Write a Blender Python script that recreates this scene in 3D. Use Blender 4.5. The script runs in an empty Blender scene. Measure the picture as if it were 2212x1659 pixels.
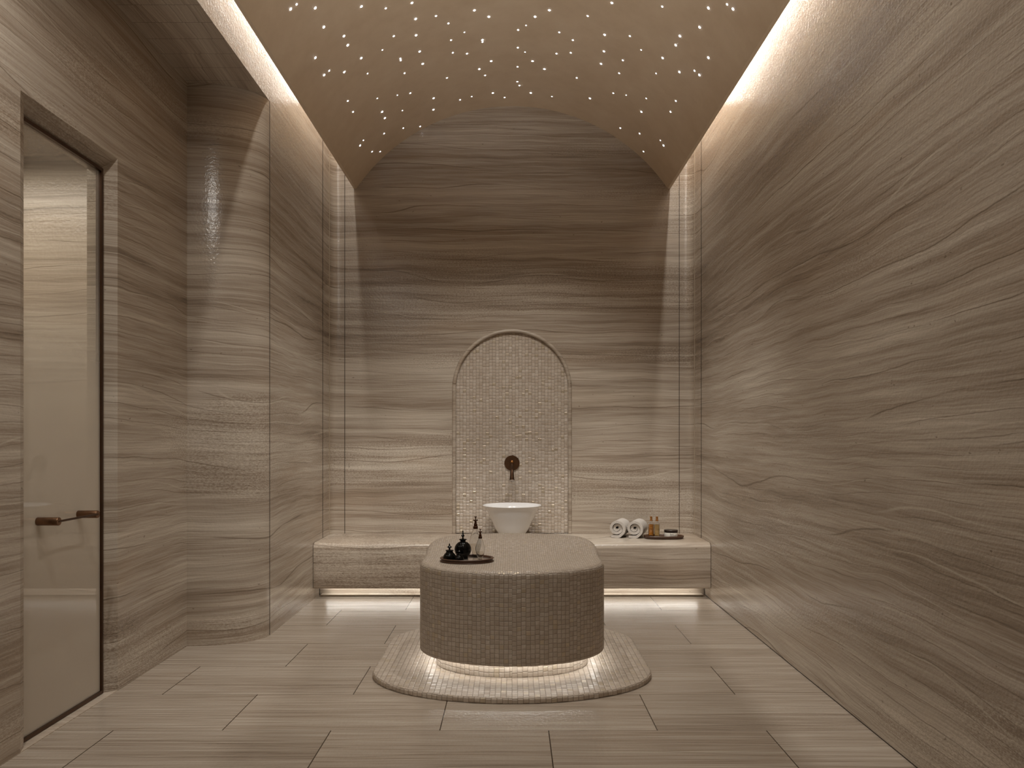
import bpy, bmesh, math, random
from mathutils import Vector, Matrix
random.seed(7)
SC = bpy.context.scene
COL = SC.collection
PI = math.pi
CAM_H = 1.4

# ---------------------------------------------------------------- node helpers
class NT:
    def __init__(s, name):
        s.m = bpy.data.materials.new(name); s.m.use_nodes = True
        s.t = s.m.node_tree; s.t.nodes.clear()
        s.out = s.t.nodes.new('ShaderNodeOutputMaterial')
    def n(s, typ, **kw):
        nd = s.t.nodes.new('ShaderNode' + typ)
        for k, v in kw.items(): setattr(nd, k, v)
        return nd
    def put(s, sock, v):
        if isinstance(v, bpy.types.NodeSocket): s.t.links.new(v, sock)
        elif v is not None: sock.default_value = v
    def math(s, op, a, b=None, c=None, clamp=False):
        nd = s.n('Math', operation=op, use_clamp=clamp)
        s.put(nd.inputs[0], a)
        if b is not None: s.put(nd.inputs[1], b)
        if c is not None: s.put(nd.inputs[2], c)
        return nd.outputs[0]
    def comb(s, x, y, z):
        nd = s.n('CombineXYZ')
        for i, v in enumerate((x, y, z)): s.put(nd.inputs[i], v)
        return nd.outputs[0]
    def sep(s, v):
        nd = s.n('SeparateXYZ'); s.put(nd.inputs[0], v); return nd.outputs
    def noise(s, vec, scale, detail=2, rough=.5, dist=0):
        nd = s.n('TexNoise'); s.put(nd.inputs['Vector'], vec)
        nd.inputs['Scale'].default_value = scale; nd.inputs['Detail'].default_value = detail
        nd.inputs['Roughness'].default_value = rough; nd.inputs['Distortion'].default_value = dist
        return nd.outputs['Fac']
    def white(s, vec):
        nd = s.n('TexWhiteNoise', noise_dimensions='3D'); s.put(nd.inputs['Vector'], vec)
        return nd.outputs
    def rng(s, v, a, b, c=0., d=1., smooth=True):
        nd = s.n('MapRange', interpolation_type='SMOOTHSTEP' if smooth else 'LINEAR')
        s.put(nd.inputs[0], v)
        for i, k in enumerate((a, b, c, d)): s.put(nd.inputs[i + 1], k)
        return nd.outputs[0]
    def ramp(s, v, stops):
        nd = s.n('ValToRGB'); s.put(nd.inputs[0], v); e = nd.color_ramp.elements
        while len(e) < len(stops): e.new(.5)
        for el, (p, c) in zip(e, stops): el.position = p; el.color = (*c, 1)
        return nd.outputs[0]
    def mix(s, f, a, b, mode='MIX'):
        nd = s.n('Mix', data_type='RGBA', blend_type=mode)
        s.put(nd.inputs[0], f)
        for i, v in ((6, a), (7, b)):
            s.put(nd.inputs[i], (*v, 1) if isinstance(v, tuple) and len(v) == 3 else v)
        return nd.outputs[2]
    def bump(s, h, strength, dist):
        nd = s.n('Bump'); s.put(nd.inputs['Height'], h)
        nd.inputs['Strength'].default_value = strength; nd.inputs['Distance'].default_value = dist
        return nd.outputs[0]
    def pbr(s, col, rough=.5, metal=0., normal=None, **kw):
        nd = s.n('BsdfPrincipled')
        s.put(nd.inputs['Base Color'], (*col, 1) if isinstance(col, tuple) else col)
        s.put(nd.inputs['Roughness'], rough); s.put(nd.inputs['Metallic'], metal)
        if normal is not None: s.put(nd.inputs['Normal'], normal)
        for k, v in kw.items(): s.put(nd.inputs[k], v)
        s.t.links.new(nd.outputs[0], s.out.inputs[0]); return nd

def simple(name, col, rough=.5, metal=0., var=.06, **kw):
    """plain material with a little procedural variation"""
    N = NT(name); tc = N.n('TexCoord').outputs['Object']
    f = N.noise(tc, 30, 3)
    c = N.mix(N.rng(f, .3, .7, 0, 1), tuple(x * (1 - var) for x in col), tuple(min(1, x * (1 + var)) for x in col))
    N.pbr(c, rough, metal, **kw); return N.m

# ---------------------------------------------------------------- stone
STOPS = [(.14, (.190, .142, .102)), (.34, (.330, .266, .207)), (.50, (.435, .367, .299)),
         (.66, (.520, .455, .380)), (.86, (.66, .595, .51))]
def stone(name, axis='z', off=0., tiles=False, rough=.19, bright=1., soft=1., slat=None):
    N = NT(name); P = N.n('TexCoord').outputs['Object']; x, y, z = N.sep(P)
    h1, h2, L = {'z': (x, y, z), 'y': (x, z, y), 'x': (y, z, x)}[axis]
    if axis == 'z':                       # tops run with their fronts instead of showing one layer
        L = N.math('ADD', L, off)
    joint = None; tone = None
    if tiles:                             # floor slabs 1.04 x 0.5225 m in half bond
        rowf = N.math('DIVIDE', N.math('SUBTRACT', y, 3.738), .5225)
        row = N.math('FLOOR', rowf)
        par = N.math('SUBTRACT', row, N.math('MULTIPLY', 2., N.math('FLOOR', N.math('MULTIPLY', row, .5))))
        colf = N.math('DIVIDE', N.math('SUBTRACT', x, N.math('ADD', -.345, N.math('MULTIPLY', N.math('SUBTRACT', 1., par), .0) if False else N.math('MULTIPLY', par, .52))), 1.04)
        cl = N.math('FLOOR', colf)
        w = N.white(N.comb(cl, row, 3.))
        rnd = w[0]
        L = N.math('ADD', L, N.math('MULTIPLY', rnd, 17.))
        h1 = N.math('ADD', h1, N.math('MULTIPLY', rnd, 5.))
        fx = N.math('SUBTRACT', colf, cl); fy = N.math('SUBTRACT', rowf, row)
        ex = N.math('MULTIPLY', N.math('MINIMUM', fx, N.math('SUBTRACT', 1., fx)), 1.04)
        ey = N.math('MULTIPLY', N.math('MINIMUM', fy, N.math('SUBTRACT', 1., fy)), .5225)
        joint = N.math('MAXIMUM', N.math('LESS_THAN', ex, .0026), N.math('MULTIPLY', N.math('LESS_THAN', ey, .0016), .55))
        tone = N.rng(rnd, 0, 1, .95, 1.06, False)
    if slat:
        rowf = N.math('DIVIDE', N.math('SUBTRACT', y, 4.302), slat); row = N.math('FLOOR', rowf)
        rnd = N.white(N.comb(row, 1., 3.))[0]
        L = N.math('ADD', L, N.math('MULTIPLY', rnd, .03))
        fy = N.math('SUBTRACT', rowf, row)
        joint = N.math('LESS_THAN', N.math('MULTIPLY', fy, slat), .0022)
    q = N.comb(N.math('MULTIPLY', h1, .42), N.math('MULTIPLY', h2, .42), N.math('MULTIPLY', L, .8))
    w1 = N.noise(q, 1.6, 2)
    L1 = N.math('ADD', L, N.math('MULTIPLY', N.math('SUBTRACT', w1, .5), .085 if not tiles else .02))
    q2 = N.comb(h1, h2, N.math('MULTIPLY', L, 2.))
    w2 = N.noise(q2, 4., 3, .6)
    L2 = N.math('ADD', L1, N.math('MULTIPLY', N.math('SUBTRACT', w2, .5), .020 if not tiles else .008))
    def lay(kh, kl, det, ro, o=0., src=L2):
        v = N.comb(N.math('MULTIPLY', h1, kh), N.math('MULTIPLY', h2, kh), N.math('MULTIPLY_ADD', src, kl, o))
        return N.noise(v, 1., det, ro)
    b1 = lay(.22, 2.6, 2, .6)
    b2 = lay(.5, 19. if not tiles else 34., 3, .65, 3.3)
    b3 = lay(2.2, 130. if not tiles else 190., 2, .7, 9.1)
    nA = lay(.33, 1.5, 2, .5, 21.)
    nM = lay(.8, 3.2, 2, .5, 60.)
    v = N.math('MULTIPLY', b1, .32 if not tiles else .20)
    v = N.math('MULTIPLY_ADD', b2, .40 if not tiles else .38, v)
    v = N.math('MULTIPLY_ADD', b3, .28 if not tiles else .42, v)
    v = N.math('MULTIPLY_ADD', N.math('SUBTRACT', v, .5), 2.35 * soft, .5)
    # rough brecciated belts
    belt = N.rng(nA, .54, .62)
    gr = N.noise(N.comb(h1, h2, N.math('MULTIPLY', L2, 2.8)), 60., 2, .75)
    gm = N.math('MULTIPLY', belt, N.math('SUBTRACT', gr, .53))
    v = N.math('MULTIPLY_ADD', gm, 1.15 if not tiles else .25, v)
    c = N.ramp(v, STOPS)
    # thin dark and pale bedding lines at irregular spacing, broken up by a mask
    def line(freq, swing, ph, wd, mask):
        t = N.math('ADD', N.math('MULTIPLY_ADD', L2, freq, ph), N.math('MULTIPLY', nA, swing))
        a = N.math('ABSOLUTE', N.math('SUBTRACT', N.math('FRACT', t), .5))
        return N.math('MULTIPLY', N.rng(a, 0., wd * freq, 1., 0.), mask)
    up = N.rng(nM, .46, .58); dn = N.rng(nM, .42, .54, 1., 0.)
    if not tiles:
        dk = N.math('MULTIPLY', line(5.3, 3.1, .1, .0052, up), .80)
        dk = N.math('MAXIMUM', dk, N.math('MULTIPLY', line(13.7, 5.2, .4, .0030, dn), .60))
        dk = N.math('MAXIMUM', dk, N.math('MULTIPLY', line(29., 8., .8, .0016, up), .42))
        lt = N.math('MULTIPLY', line(7.9, 4.3, .65, .0044, dn), .62)
        lt = N.math('MAXIMUM', lt, N.math('MULTIPLY', line(19., 6.3, .2, .0020, up), .45))
        fleck = N.math('MULTIPLY', N.rng(N.noise(N.comb(N.math('MULTIPLY', h1, .5), N.math('MULTIPLY', h2, .5), L), 46., 1, .5), .76, .81), .6)
        c = N.mix(lt, c, (.62, .555, .465)); c = N.mix(dk, c, (.135, .098, .066)); c = N.mix(fleck, c, (.13, .095, .062))
        warm = N.rng(nM, .52, .72)
        c = N.mix(N.math('MULTIPLY', warm, .16), c, (.42, .29, .18))
    else:
        dk = N.math('MULTIPLY', line(11., 5., .1, .0035, up), .50)
        dk = N.math('MAXIMUM', dk, N.math('MULTIPLY', line(37., 9., .4, .0016, dn), .42))
        lt = N.math('MULTIPLY', line(23., 6., .7, .0022, dn), .45)
        c = N.mix(lt, c, (.66, .60, .52)); c = N.mix(dk, c, (.15, .11, .075))
    if tone is not None or bright != 1.:
        t = N.math('MULTIPLY', tone, bright) if tone is not None else bright
        hs = N.n('HueSaturation'); N.put(hs.inputs['Value'], t); N.put(hs.inputs['Color'], c); c = hs.outputs[0]
    if joint is not None: c = N.mix(joint, c, (.045, .028, .016))
    bh = N.noise(P, 55., 2, .6)
    nrm = N.bump(bh, .36, .004)
    rg = N.math('MULTIPLY_ADD', N.math('SUBTRACT', .6, v), .25, rough)
    N.pbr(c, rg, 0., nrm, **{'Specular IOR Level': .5})
    return N.m

def mosaic(name, size, uv=True, base=1., gloss=.32, tilt=1., wob=.004, grout=(.20, .155, .11)):
    N = NT(name); tc = N.n('TexCoord')
    P = tc.outputs['UV'] if uv else tc.outputs['Object']
    x, y, z = N.sep(P)
    if not uv: y = z
    p0 = N.comb(x, y, 0.)
    wx = N.noise(p0, 14., 2); wy = N.noise(N.comb(x, y, 5.), 14., 2)
    ux = N.math('MULTIPLY_ADD', N.math('SUBTRACT', wx, .5), wob * .6, x)
    uy = N.math('MULTIPLY_ADD', N.math('SUBTRACT', wy, .5), wob * 2.6, y)
    cx = N.math('DIVIDE', ux, size); ix = N.math('FLOOR', cx); fx = N.math('SUBTRACT', cx, ix)
    js = N.math('MULTIPLY', N.math('SUBTRACT', N.white(N.comb(ix, 2., 8.))[0], .5), .35)
    cy = N.math('ADD', N.math('DIVIDE', uy, size), js); iy = N.math('FLOOR', cy); fy = N.math('SUBTRACT', cy, iy)
    wn = N.white(N.comb(ix, iy, 1.)); r = wn[0]; rc = N.sep(wn[1])
    e = N.math('MINIMUM', N.math('MINIMUM', fx, N.math('SUBTRACT', 1., fx)), N.math('MINIMUM', fy, N.math('SUBTRACT', 1., fy)))
    edge = N.rng(e, .010, .045)
    c = N.ramp(r, [(0, tuple(base * k for k in (.44, .375, .31))), (.3, tuple(base * k for k in (.49, .425, .36))),
                   (.7, tuple(base * k for k in (.53, .465, .40))), (1, tuple(base * k for k in (.59, .53, .465)))])
    cl = N.noise(p0, 40., 4, .6)
    c = N.mix(N.rng(cl, .3, .7, .45, 0.), c, tuple(base * k for k in (.36, .28, .21)))
    big = N.noise(p0, 2.2, 3)
    c = N.mix(N.rng(big, .35, .7, .22, 0.), c, tuple(base * k for k in (.36, .28, .21)))
    gold = N.math('GREATER_THAN', rc[2], .93)
    c = N.mix(N.math('MULTIPLY', gold, .35), c, (.60, .50, .34))
    c = N.mix(edge, grout, c)
    tx = N.math('MULTIPLY', N.math('SUBTRACT', rc[0], .5), N.math('SUBTRACT', fx, .5))
    ty = N.math('MULTIPLY', N.math('SUBTRACT', rc[1], .5), N.math('SUBTRACT', fy, .5))
    h = N.math('MULTIPLY', N.math('ADD', tx, ty), .30 * tilt)
    h = N.math('MULTIPLY_ADD', N.rng(e, .0, .14), .16, h)
    h = N.math('MULTIPLY_ADD', cl, .10, h)
    nrm = N.bump(h, .8, size * .5)
    rg = N.math('MULTIPLY_ADD', rc[1], .22, gloss)
    rg = N.math('MULTIPLY_ADD', N.math('SUBTRACT', 1., edge), .35, rg)
    N.pbr(c, rg, N.math('MULTIPLY', gold, .35), nrm)
    return N.m

def emit(name, col, st):
    N = NT(name); e = N.n('Emission'); e.inputs[0].default_value = (*col, 1); e.inputs[1].default_value = st
    N.t.links.new(e.outputs[0], N.out.inputs[0]); return N.m

def glass(name, col=(1, 1, 1), rough=.0, ior=1.45):
    N = NT(name); tc = N.n('TexCoord').outputs['Object']
    f = N.noise(tc, 12., 2)
    c = N.mix(N.rng(f, .3, .7, 0, .04), (*col, 1), tuple(k * .9 for k in col))
    g = N.n('BsdfPrincipled'); N.put(g.inputs['Base Color'], c)
    g.inputs['Transmission Weight'].default_value = 1; g.inputs['Roughness'].default_value = rough; g.inputs['IOR'].default_value = ior
    N.t.links.new(g.outputs[0], N.out.inputs[0]); return N.m

WARM = (1., .955, .885)
M = {}
M['wall'] = stone('vein_cut_stone_wall')
M['bench'] = stone('vein_cut_stone_bench', off=.37, rough=.33)
M['floor'] = stone('vein_cut_stone_floor', 'y', tiles=True, rough=.18, bright=.92)
M['soffit'] = stone('vein_cut_stone_soffit', 'x', slat=.183, rough=.4)
M['sill'] = stone('pale_stone_threshold', 'y', off=2., bright=1.25, soft=.5)
M['mos_body'] = mosaic('stone_mosaic_table', .0262, base=.94)
M['mos_top'] = mosaic('fine_stone_mosaic_top', .0135, base=1.0, tilt=.9, wob=.006, gloss=.28)
M['mos_step'] = mosaic('stone_mosaic_step', .030, base=1.08, tilt=.7, wob=.003)
M['mos_wall'] = mosaic('stone_mosaic_niche', .031, uv=False, base=1.12, gloss=.22)
M['bronze'] = simple('dark_bronze', (.085, .045, .026), .32, .85)
M['bronze2'] = simple('brushed_bronze', (.20, .11, .062), .3, .9)
M['wood'] = simple('brown_lacquer', (.085, .040, .022), .35, 0.)
M['black'] = simple('black_gloss_lacquer', (.003, .0025, .002), .14, 0., **{'Specular IOR Level': .22})
M['white'] = simple('white_ceramic', (.89, .89, .90), .2, 0., var=.005)
M['gap'] = simple('dark_gap', (.03, .018, .01), .7)
M['joint'] = simple('pale_joint', (.45, .37, .28), .5)
M['copper'] = simple('copper_brown', (.085, .036, .018), .3, .8)
M['amber_cap'] = simple('gold_cap', (.50, .25, .09), .28, .9)
M['glass'] = glass('clear_glass')
def clear_oil():
    N = NT('clear_oil'); tc = N.n('TexCoord').outputs['Object']
    c = N.mix(N.rng(N.noise(tc, 20., 2), .3, .7), (.95, .93, .89), (.93, .90, .85))
    t = N.n('BsdfTransparent'); N.put(t.inputs[0], c)
    g = N.n('BsdfGlossy'); g.inputs['Roughness'].default_value = .05
    m = N.n('MixShader'); m.inputs[0].default_value = .03
    N.t.links.new(t.outputs[0], m.inputs[1]); N.t.links.new(g.outputs[0], m.inputs[2])
    N.t.links.new(m.outputs[0], N.out.inputs[0]); return N.m
M['oil'] = clear_oil()
M['amber'] = glass('amber_liquid', (.80, .36, .07), 0., 1.36)
M['honey'] = glass('pale_honey_liquid', (.78, .58, .28), .12, 1.36)
M['cream'] = simple('cream_label', (.70, .66, .60), .45, 0., var=.02)
M['ink'] = simple('dark_ink', (.06, .045, .035), .6)
M['lid'] = simple('dark_lid', (.018, .010, .008), .28)
M['led'] = emit('warm_led', (1., .985, .93), 18.)
M['star'] = emit('fibre_optic_end', (.86, .9, 1.), 16.)
M['star'].cycles.emission_sampling = 'NONE'

def plaster():
    N = NT('vault_plaster'); P = N.n('TexCoord').outputs['Object']
    a = N.noise(P, 2.2, 5, .6); b = N.noise(P, 9., 4, .6)
    v = N.math('MULTIPLY_ADD', b, .35, N.math('MULTIPLY', a, .65))
    c = N.ramp(v, [(.3, (.62, .485, .345)), (.5, (.68, .545, .40)), (.7, (.73, .60, .45))])
    N.pbr(c, .55, 0., N.bump(b, .15, .004)); return N.m
M['plaster'] = plaster()

def terry():
    N = NT('white_terry'); P = N.n('TexCoord').outputs['Object']
    a = N.noise(P, 330., 2, .6); b = N.noise(P, 90., 3)
    c = N.mix(N.rng(a, .35, .65), (.52, .48, .44), (.74, .70, .66))
    N.pbr(c, .95, 0., N.bump(N.math('MULTIPLY_ADD', b, .5, a), .9, .003)); return N.m
M['terry'] = terry()

def door_glass():
    """clear pane whose frosting fades in from head height down"""
    N = NT('gradient_frosted_glass'); P = N.n('TexCoord').outputs['Object']; x, y, z = N.sep(P)
    clear = N.rng(z, .70, 2.45)
    tr = N.n('BsdfTransparent'); tr.inputs[0].default_value = (.93, .91, .87, 1)
    df = N.n('BsdfDiffuse'); df.inputs[0].default_value = (.66, .60, .52, 1)
    tl = N.n('BsdfTranslucent'); tl.inputs[0].default_value = (.80, .74, .66, 1)
    fr = N.n('MixShader'); fr.inputs[0].default_value = .42
    N.t.links.new(df.outputs[0], fr.inputs[1]); N.t.links.new(tl.outputs[0], fr.inputs[2])
    mx = N.n('MixShader'); N.put(mx.inputs[0], N.math('MULTIPLY', clear, .93))
    N.t.links.new(fr.outputs[0], mx.inputs[1]); N.t.links.new(tr.outputs[0], mx.inputs[2])
    gl = N.n('BsdfGlossy'); gl.inputs['Roughness'].default_value = .015
    fn = N.n('Fresnel'); fn.inputs[0].default_value = 1.5
    bf = N.n('NewGeometry').outputs['Backfacing']
    f2 = N.math('MULTIPLY', N.math('MULTIPLY', fn.outputs[0], N.math('SUBTRACT', 1., bf)), 1.15, clamp=True)
    m2 = N.n('MixShader'); N.put(m2.inputs[0], f2)
    N.t.links.new(mx.outputs[0], m2.inputs[1]); N.t.links.new(gl.outputs[0], m2.inputs[2])
    N.t.links.new(m2.outputs[0], N.out.inputs[0]); return N.m
M['door_glass'] = door_glass()

# ---------------------------------------------------------------- mesh helpers
def mk(name, verts, faces, mat, parent=None, smooth=False, loc=None, uvs=None, sharp=None):
    me = bpy.data.meshes.new(name); me.from_pydata(verts, [], faces); me.validate()
    bm = bmesh.new(); bm.from_mesh(me)
    if uvs is None: bmesh.ops.recalc_face_normals(bm, faces=bm.faces)
    bm.to_mesh(me); bm.free()
    if uvs:
        l = me.uv_layers.new(name='UVMap')
        for i, p in enumerate(uvs): l.data[i].uv = p
    if smooth:
        me.shade_smooth()
        if sharp: me.set_sharp_from_angle(angle=math.radians(sharp))
    me.materials.append(mat)
    o = bpy.data.objects.new(name, me); COL.objects.link(o)
    if parent: o.parent = parent
    if loc is not None: o.location = loc
    return o
def box(x0, x1, y0, y1, z0, z1):
    v = [(x, y, z) for x in (x0, x1) for y in (y0, y1) for z in (z0, z1)]
    return v, [(0, 1, 3, 2), (4, 6, 7, 5), (0, 4, 5, 1), (2, 3, 7, 6), (0, 2, 6, 4), (1, 5, 7, 3)]
class MB:
    def __init__(s): s.v = []; s.f = []
    def add(s, vf):
        k = len(s.v); s.v += [tuple(p) for p in vf[0]]; s.f += [tuple(i + k for i in f) for f in vf[1]]; return s
    def box(s, *a): return s.add(box(*a))
    def mk(s, name, mat, parent=None, **kw): return mk(name, s.v, s.f, mat, parent, **kw)
def prism(poly, a, b, axis='z'):
    n = len(poly)
    put = {'z': lambda p, t: (p[0], p[1], t), 'y': lambda p, t: (p[0], t, p[1]), 'x': lambda p, t: (t, p[0], p[1])}[axis]
    v = [put(p, a) for p in poly] + [put(p, b) for p in poly]
    f = [tuple(range(n))[::-1], tuple(range(n, 2 * n))] + [(i, (i + 1) % n, n + (i + 1) % n, n + i) for i in range(n)]
    return v, f
def lathe(prof, seg=40, sx=1., sy=1., cap=True):
    v = []; f = []; n = len(prof)
    for r, z in prof:
        for k in range(seg):
            a = 2 * PI * k / seg; v.append((max(r, 1e-5) * math.cos(a) * sx, max(r, 1e-5) * math.sin(a) * sy, z))
    for i in range(n - 1):
        for k in range(seg):
            a = i * seg + k; b = i * seg + (k + 1) % seg
            f.append((a, b, b + seg, a + seg))
    if cap:
        f.append(tuple(range(seg))[::-1]); f.append(tuple(range((n - 1) * seg, n * seg)))
    return v, f
def spline(pts, n=8):
    out = []; P = [pts[0]] + list(pts) + [pts[-1]]
    for i in range(1, len(P) - 2):
        for k in range(n):
            t = k / n; p0, p1, p2, p3 = P[i - 1:i + 3]
            out.append(tuple(.5 * (2 * b + (c - a) * t + (2 * a - 5 * b + 4 * c - d) * t * t + (-a + 3 * b - 3 * c + d) * t ** 3)
                             for a, b, c, d in zip(p0, p1, p2, p3)))
    out.append(tuple(pts[-1])); return out
def tube(path, rad, seg=20):
    path = [Vector(p) for p in path]; n = len(path)
    rad = rad if isinstance(rad, (list, tuple)) else [rad] * n
    v = []; f = []; up = None
    for i, p in enumerate(path):
        t = (path[min(i + 1, n - 1)] - path[max(i - 1, 0)]).normalized()
        if up is None: up = Vector((0, 0, 1)) if abs(t.z) < .9 else Vector((1, 0, 0))
        a = t.cross(up).normalized(); b = a.cross(t).normalized(); up = b
        for k in range(seg):
            q = 2 * PI * k / seg; w = p + rad[i] * (math.cos(q) * a + math.sin(q) * b); v.append(tuple(w))
    for i in range(n - 1):
        for k in range(seg):
            a = i * seg + k; b = i * seg + (k + 1) % seg; f.append((a, b, b + seg, a + seg))
    f.append(tuple(range(seg))[::-1]); f.append(tuple(range((n - 1) * seg, n * seg)))
    return v, f
def tag(o, label, cat, group=None, kind=None):
    o['label'] = label; o['category'] = cat
    if group: o['group'] = group
    if kind: o['kind'] = kind
    return o
def thing(name, label, cat, loc=(0, 0, 0), rz=0., group=None):
    o = bpy.data.objects.new(name, None); COL.objects.link(o); o.empty_display_size = .05
    o.location = loc; o.rotation_euler = (0, 0, rz); return tag(o, label, cat, group)
def struct(o, label, cat): return tag(o, label, cat, None, 'structure')
def copy_tree(o, parent=None):
    c = o.copy(); COL.objects.link(c)
    if parent: c.parent = parent
    for ch in [q for q in bpy.data.objects if q.parent == o]: copy_tree(ch, c)
    return c

# ---------------------------------------------------------------- room
W = 1.715; BACK = 7.40; FRONT = -.8; TOP = 5.05
ZA, ZS = 3.78, 3.753           # alcove soffit, vault springing
def corner(x):                 # depth of the back wall where it curves into the side walls
    a = abs(x)
    if a <= 1.581: return BACK
    t = min(1., (a - 1.581) / .134)
    return 7.10 + .30 * (1 - t ** 5) ** .2

struct(mk('floor', *box(-4.35, 1.82, FRONT - .1, 7.5, -.06, 0.), M['floor']), 'vein-cut grey beige stone floor laid in long slabs', 'floor')

NX, NR, NS = 0., .566, 1.86    # niche centre, half width, springing height
def arch(hw, zs, z0, n=40):    # open outline from bottom left over the top to bottom right
    return [(-hw, z0)] + [(-hw * math.cos(PI * k / n), zs + hw * math.sin(PI * k / n)) for k in range(n + 1)] + [(hw, z0)]
def back_wall():
    me = bmesh.new(); hole = NR - .03
    outer = [(-1.581, 0.), (-1.581, TOP), (1.581, TOP), (1.581, 0.)]
    inner = arch(hole, NS, .40)
    def loop(pts): 
        vs = [me.verts.new((p[0], BACK, p[1])) for p in pts]
        return [me.edges.new((vs[i], vs[(i + 1) % len(vs)])) for i in range(len(vs))], vs
    e1, _ = loop(outer); e2, iv = loop(inner)
    bmesh.ops.triangle_fill(me, use_beauty=True, edges=e1 + e2)
    # remove any fill inside the arch
    for f in list(me.faces):
        c = f.calc_center_median()
        if c.z > .40 and abs(c.x) < hole and (c.z < NS or (c.x ** 2 + (c.z - NS) ** 2) < (hole * .985) ** 2) and all(v in iv for v in f.verts): me.faces.remove(f)
    bk = [me.verts.new((v.co.x, BACK + .07, v.co.z)) for v in iv]
    for i in range(len(iv)):
        j = (i + 1) % len(iv); me.faces.new((iv[i], iv[j], bk[j], bk[i]))
    for s in (-1, 1):
        xs = [1.581 + .134 * (1 - (1 - k / 22) ** 2.6) for k in range(23)]
        pts = [(s * x, corner(x)) for x in xs] + [(s * 1.715, 7.09)]
        vs = [(me.verts.new((a, b, 0)), me.verts.new((a, b, TOP))) for a, b in pts]
        for i in range(len(vs) - 1): me.faces.new((vs[i][0], vs[i + 1][0], vs[i + 1][1], vs[i][1])).smooth = True
    # backing behind
    for a in (box(-1.8, 1.8, BACK + .075, BACK + .15, -.05, TOP + .05),):
        vv = [me.verts.new(p) for p in a[0]]
        for f in a[1]: me.faces.new([vv[i] for i in f])
    m = bpy.data.meshes.new('wall_back'); me.to_mesh(m); me.free(); m.materials.append(M['wall'])
    o = bpy.data.objects.new('wall_back', m); COL.objects.link(o); return o
struct(back_wall(), 'vein-cut stone back wall with rounded corners and an arched opening', 'wall')
struct(mk('wall_right', *box(W, W + .1, FRONT, 7.098, -.05, TOP + .05), M['wall']), 'long vein-cut stone wall on the right', 'wall')
struct(mk('wall_front', *box(-2.4, 1.9, FRONT - .1, FRONT, -.05, TOP + .05), M['wall']), 'stone wall behind the viewer', 'wall')

def left_wall():               # far left wall, its convex return and the fascia over the alcove
    ca, cb = .45, .29
    pl = [(-W, 7.098), (-W, 5.54)]
    for k in range(1, 25):
        t = PI / 2 * k / 24
        pl.append((-W - ca * (1 - math.cos(t)), 5.54 - cb * math.sin(t)))
    pl.append((-2.20, 5.25)); n = len(pl)
    v = [(a, b, 0) for a, b in pl] + [(a, b, ZA) for a, b in pl]
    f = [(i, i + 1, n + i + 1, n + i) for i in range(n - 1)]
    k = len(v)
    v += [(-W, FRONT, ZA), (-W, 7.098, ZA), (-W, 7.098, TOP), (-W, FRONT, TOP), (-W - .1, FRONT, ZA), (-W - .1, 7.098, ZA), (-W - .1, 7.098, TOP), (-W - .1, FRONT, TOP)]
    f += [(k, k + 1, k + 2, k + 3), (k + 4, k + 7, k + 6, k + 5)]
    return mk('wall_left', v, f, M['wall'], smooth=True, sharp=40)
struct(left_wall(), 'far left vein-cut stone wall with a rounded return to the alcove', 'wall')

def alcove_wall():
    b = MB()
    b.add(prism([(-2.18, FRONT), (-2.18, 3.469), (-2.2, 3.524), (-2.25, 3.53), (-2.32, 3.53), (-2.32, FRONT)], -.02, 2.94))
    b.add(prism([(-2.18, 4.324), (-2.25, 4.27), (-2.32, 4.27), (-2.32, 5.9), (-2.18, 5.9)], -.02, 2.94))
    b.add(prism([(-2.18, 2.94), (-2.25, 2.868), (-2.32, 2.868), (-2.32, ZA + .1), (-2.18, ZA + .1)], FRONT, 5.9, 'y'))
    return b.mk('wall_alcove', M['wall'])
struct(alcove_wall(), 'left alcove wall of vein-cut stone holding the glass door', 'wall')
struct(mk('ceiling_alcove', *box(-2.32, -W - .0005, FRONT, 5.9, ZA, ZA + .05), M['soffit']), 'low stone soffit over the left alcove', 'ceiling')

VR, VC = 1.779, 2.754
def vault():
    a0 = math.asin(1.472 / VR)
    prof = [(VR * math.sin(-a0 + 2 * a0 * k / 64), VC + VR * math.cos(-a0 + 2 * a0 * k / 64)) for k in range(65)]
    prof = [(-1.472, ZS)] + prof[1:-1] + [(1.472, ZS)]
    out = [(1.497, ZS), (1.497, TOP - .1), (1.82, TOP - .1), (1.82, TOP + .05), (-1.82, TOP + .05), (-1.82, TOP - .1), (-1.497, TOP - .1), (-1.497, ZS)]
    pl = prof + out; n = len(pl); y0, y1 = FRONT - .05, BACK - .001
    v = [(x, y0, z) for x, z in pl] + [(x, y1, z) for x, z in pl]
    f = [(i, (i + 1) % n, n + (i + 1) % n, n + i) for i in range(n)]
    # end caps as strips so that the concave outline fills cleanly
    m = bpy.data.meshes.new('ceiling'); m.from_pydata(v, [], f)
    bm = bmesh.new(); bm.from_mesh(m); bm.edges.ensure_lookup_table()
    ed = [e for e in bm.edges if all(abs(q.co.y - y1) < 1e-6 for q in e.verts)]
    bmesh.ops.triangle_fill(bm, use_beauty=True, edges=ed)
    bmesh.ops.recalc_face_normals(bm, faces=bm.faces); bm.to_mesh(m); bm.free()
    m.shade_smooth(); m.set_sharp_from_angle(angle=math.radians(25)); m.materials.append(M['plaster'])
    o = bpy.data.objects.new('ceiling', m); COL.objects.link(o); return o
struct(vault(), 'brown plaster barrel vault ceiling dotted with star lights', 'ceiling')

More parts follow.
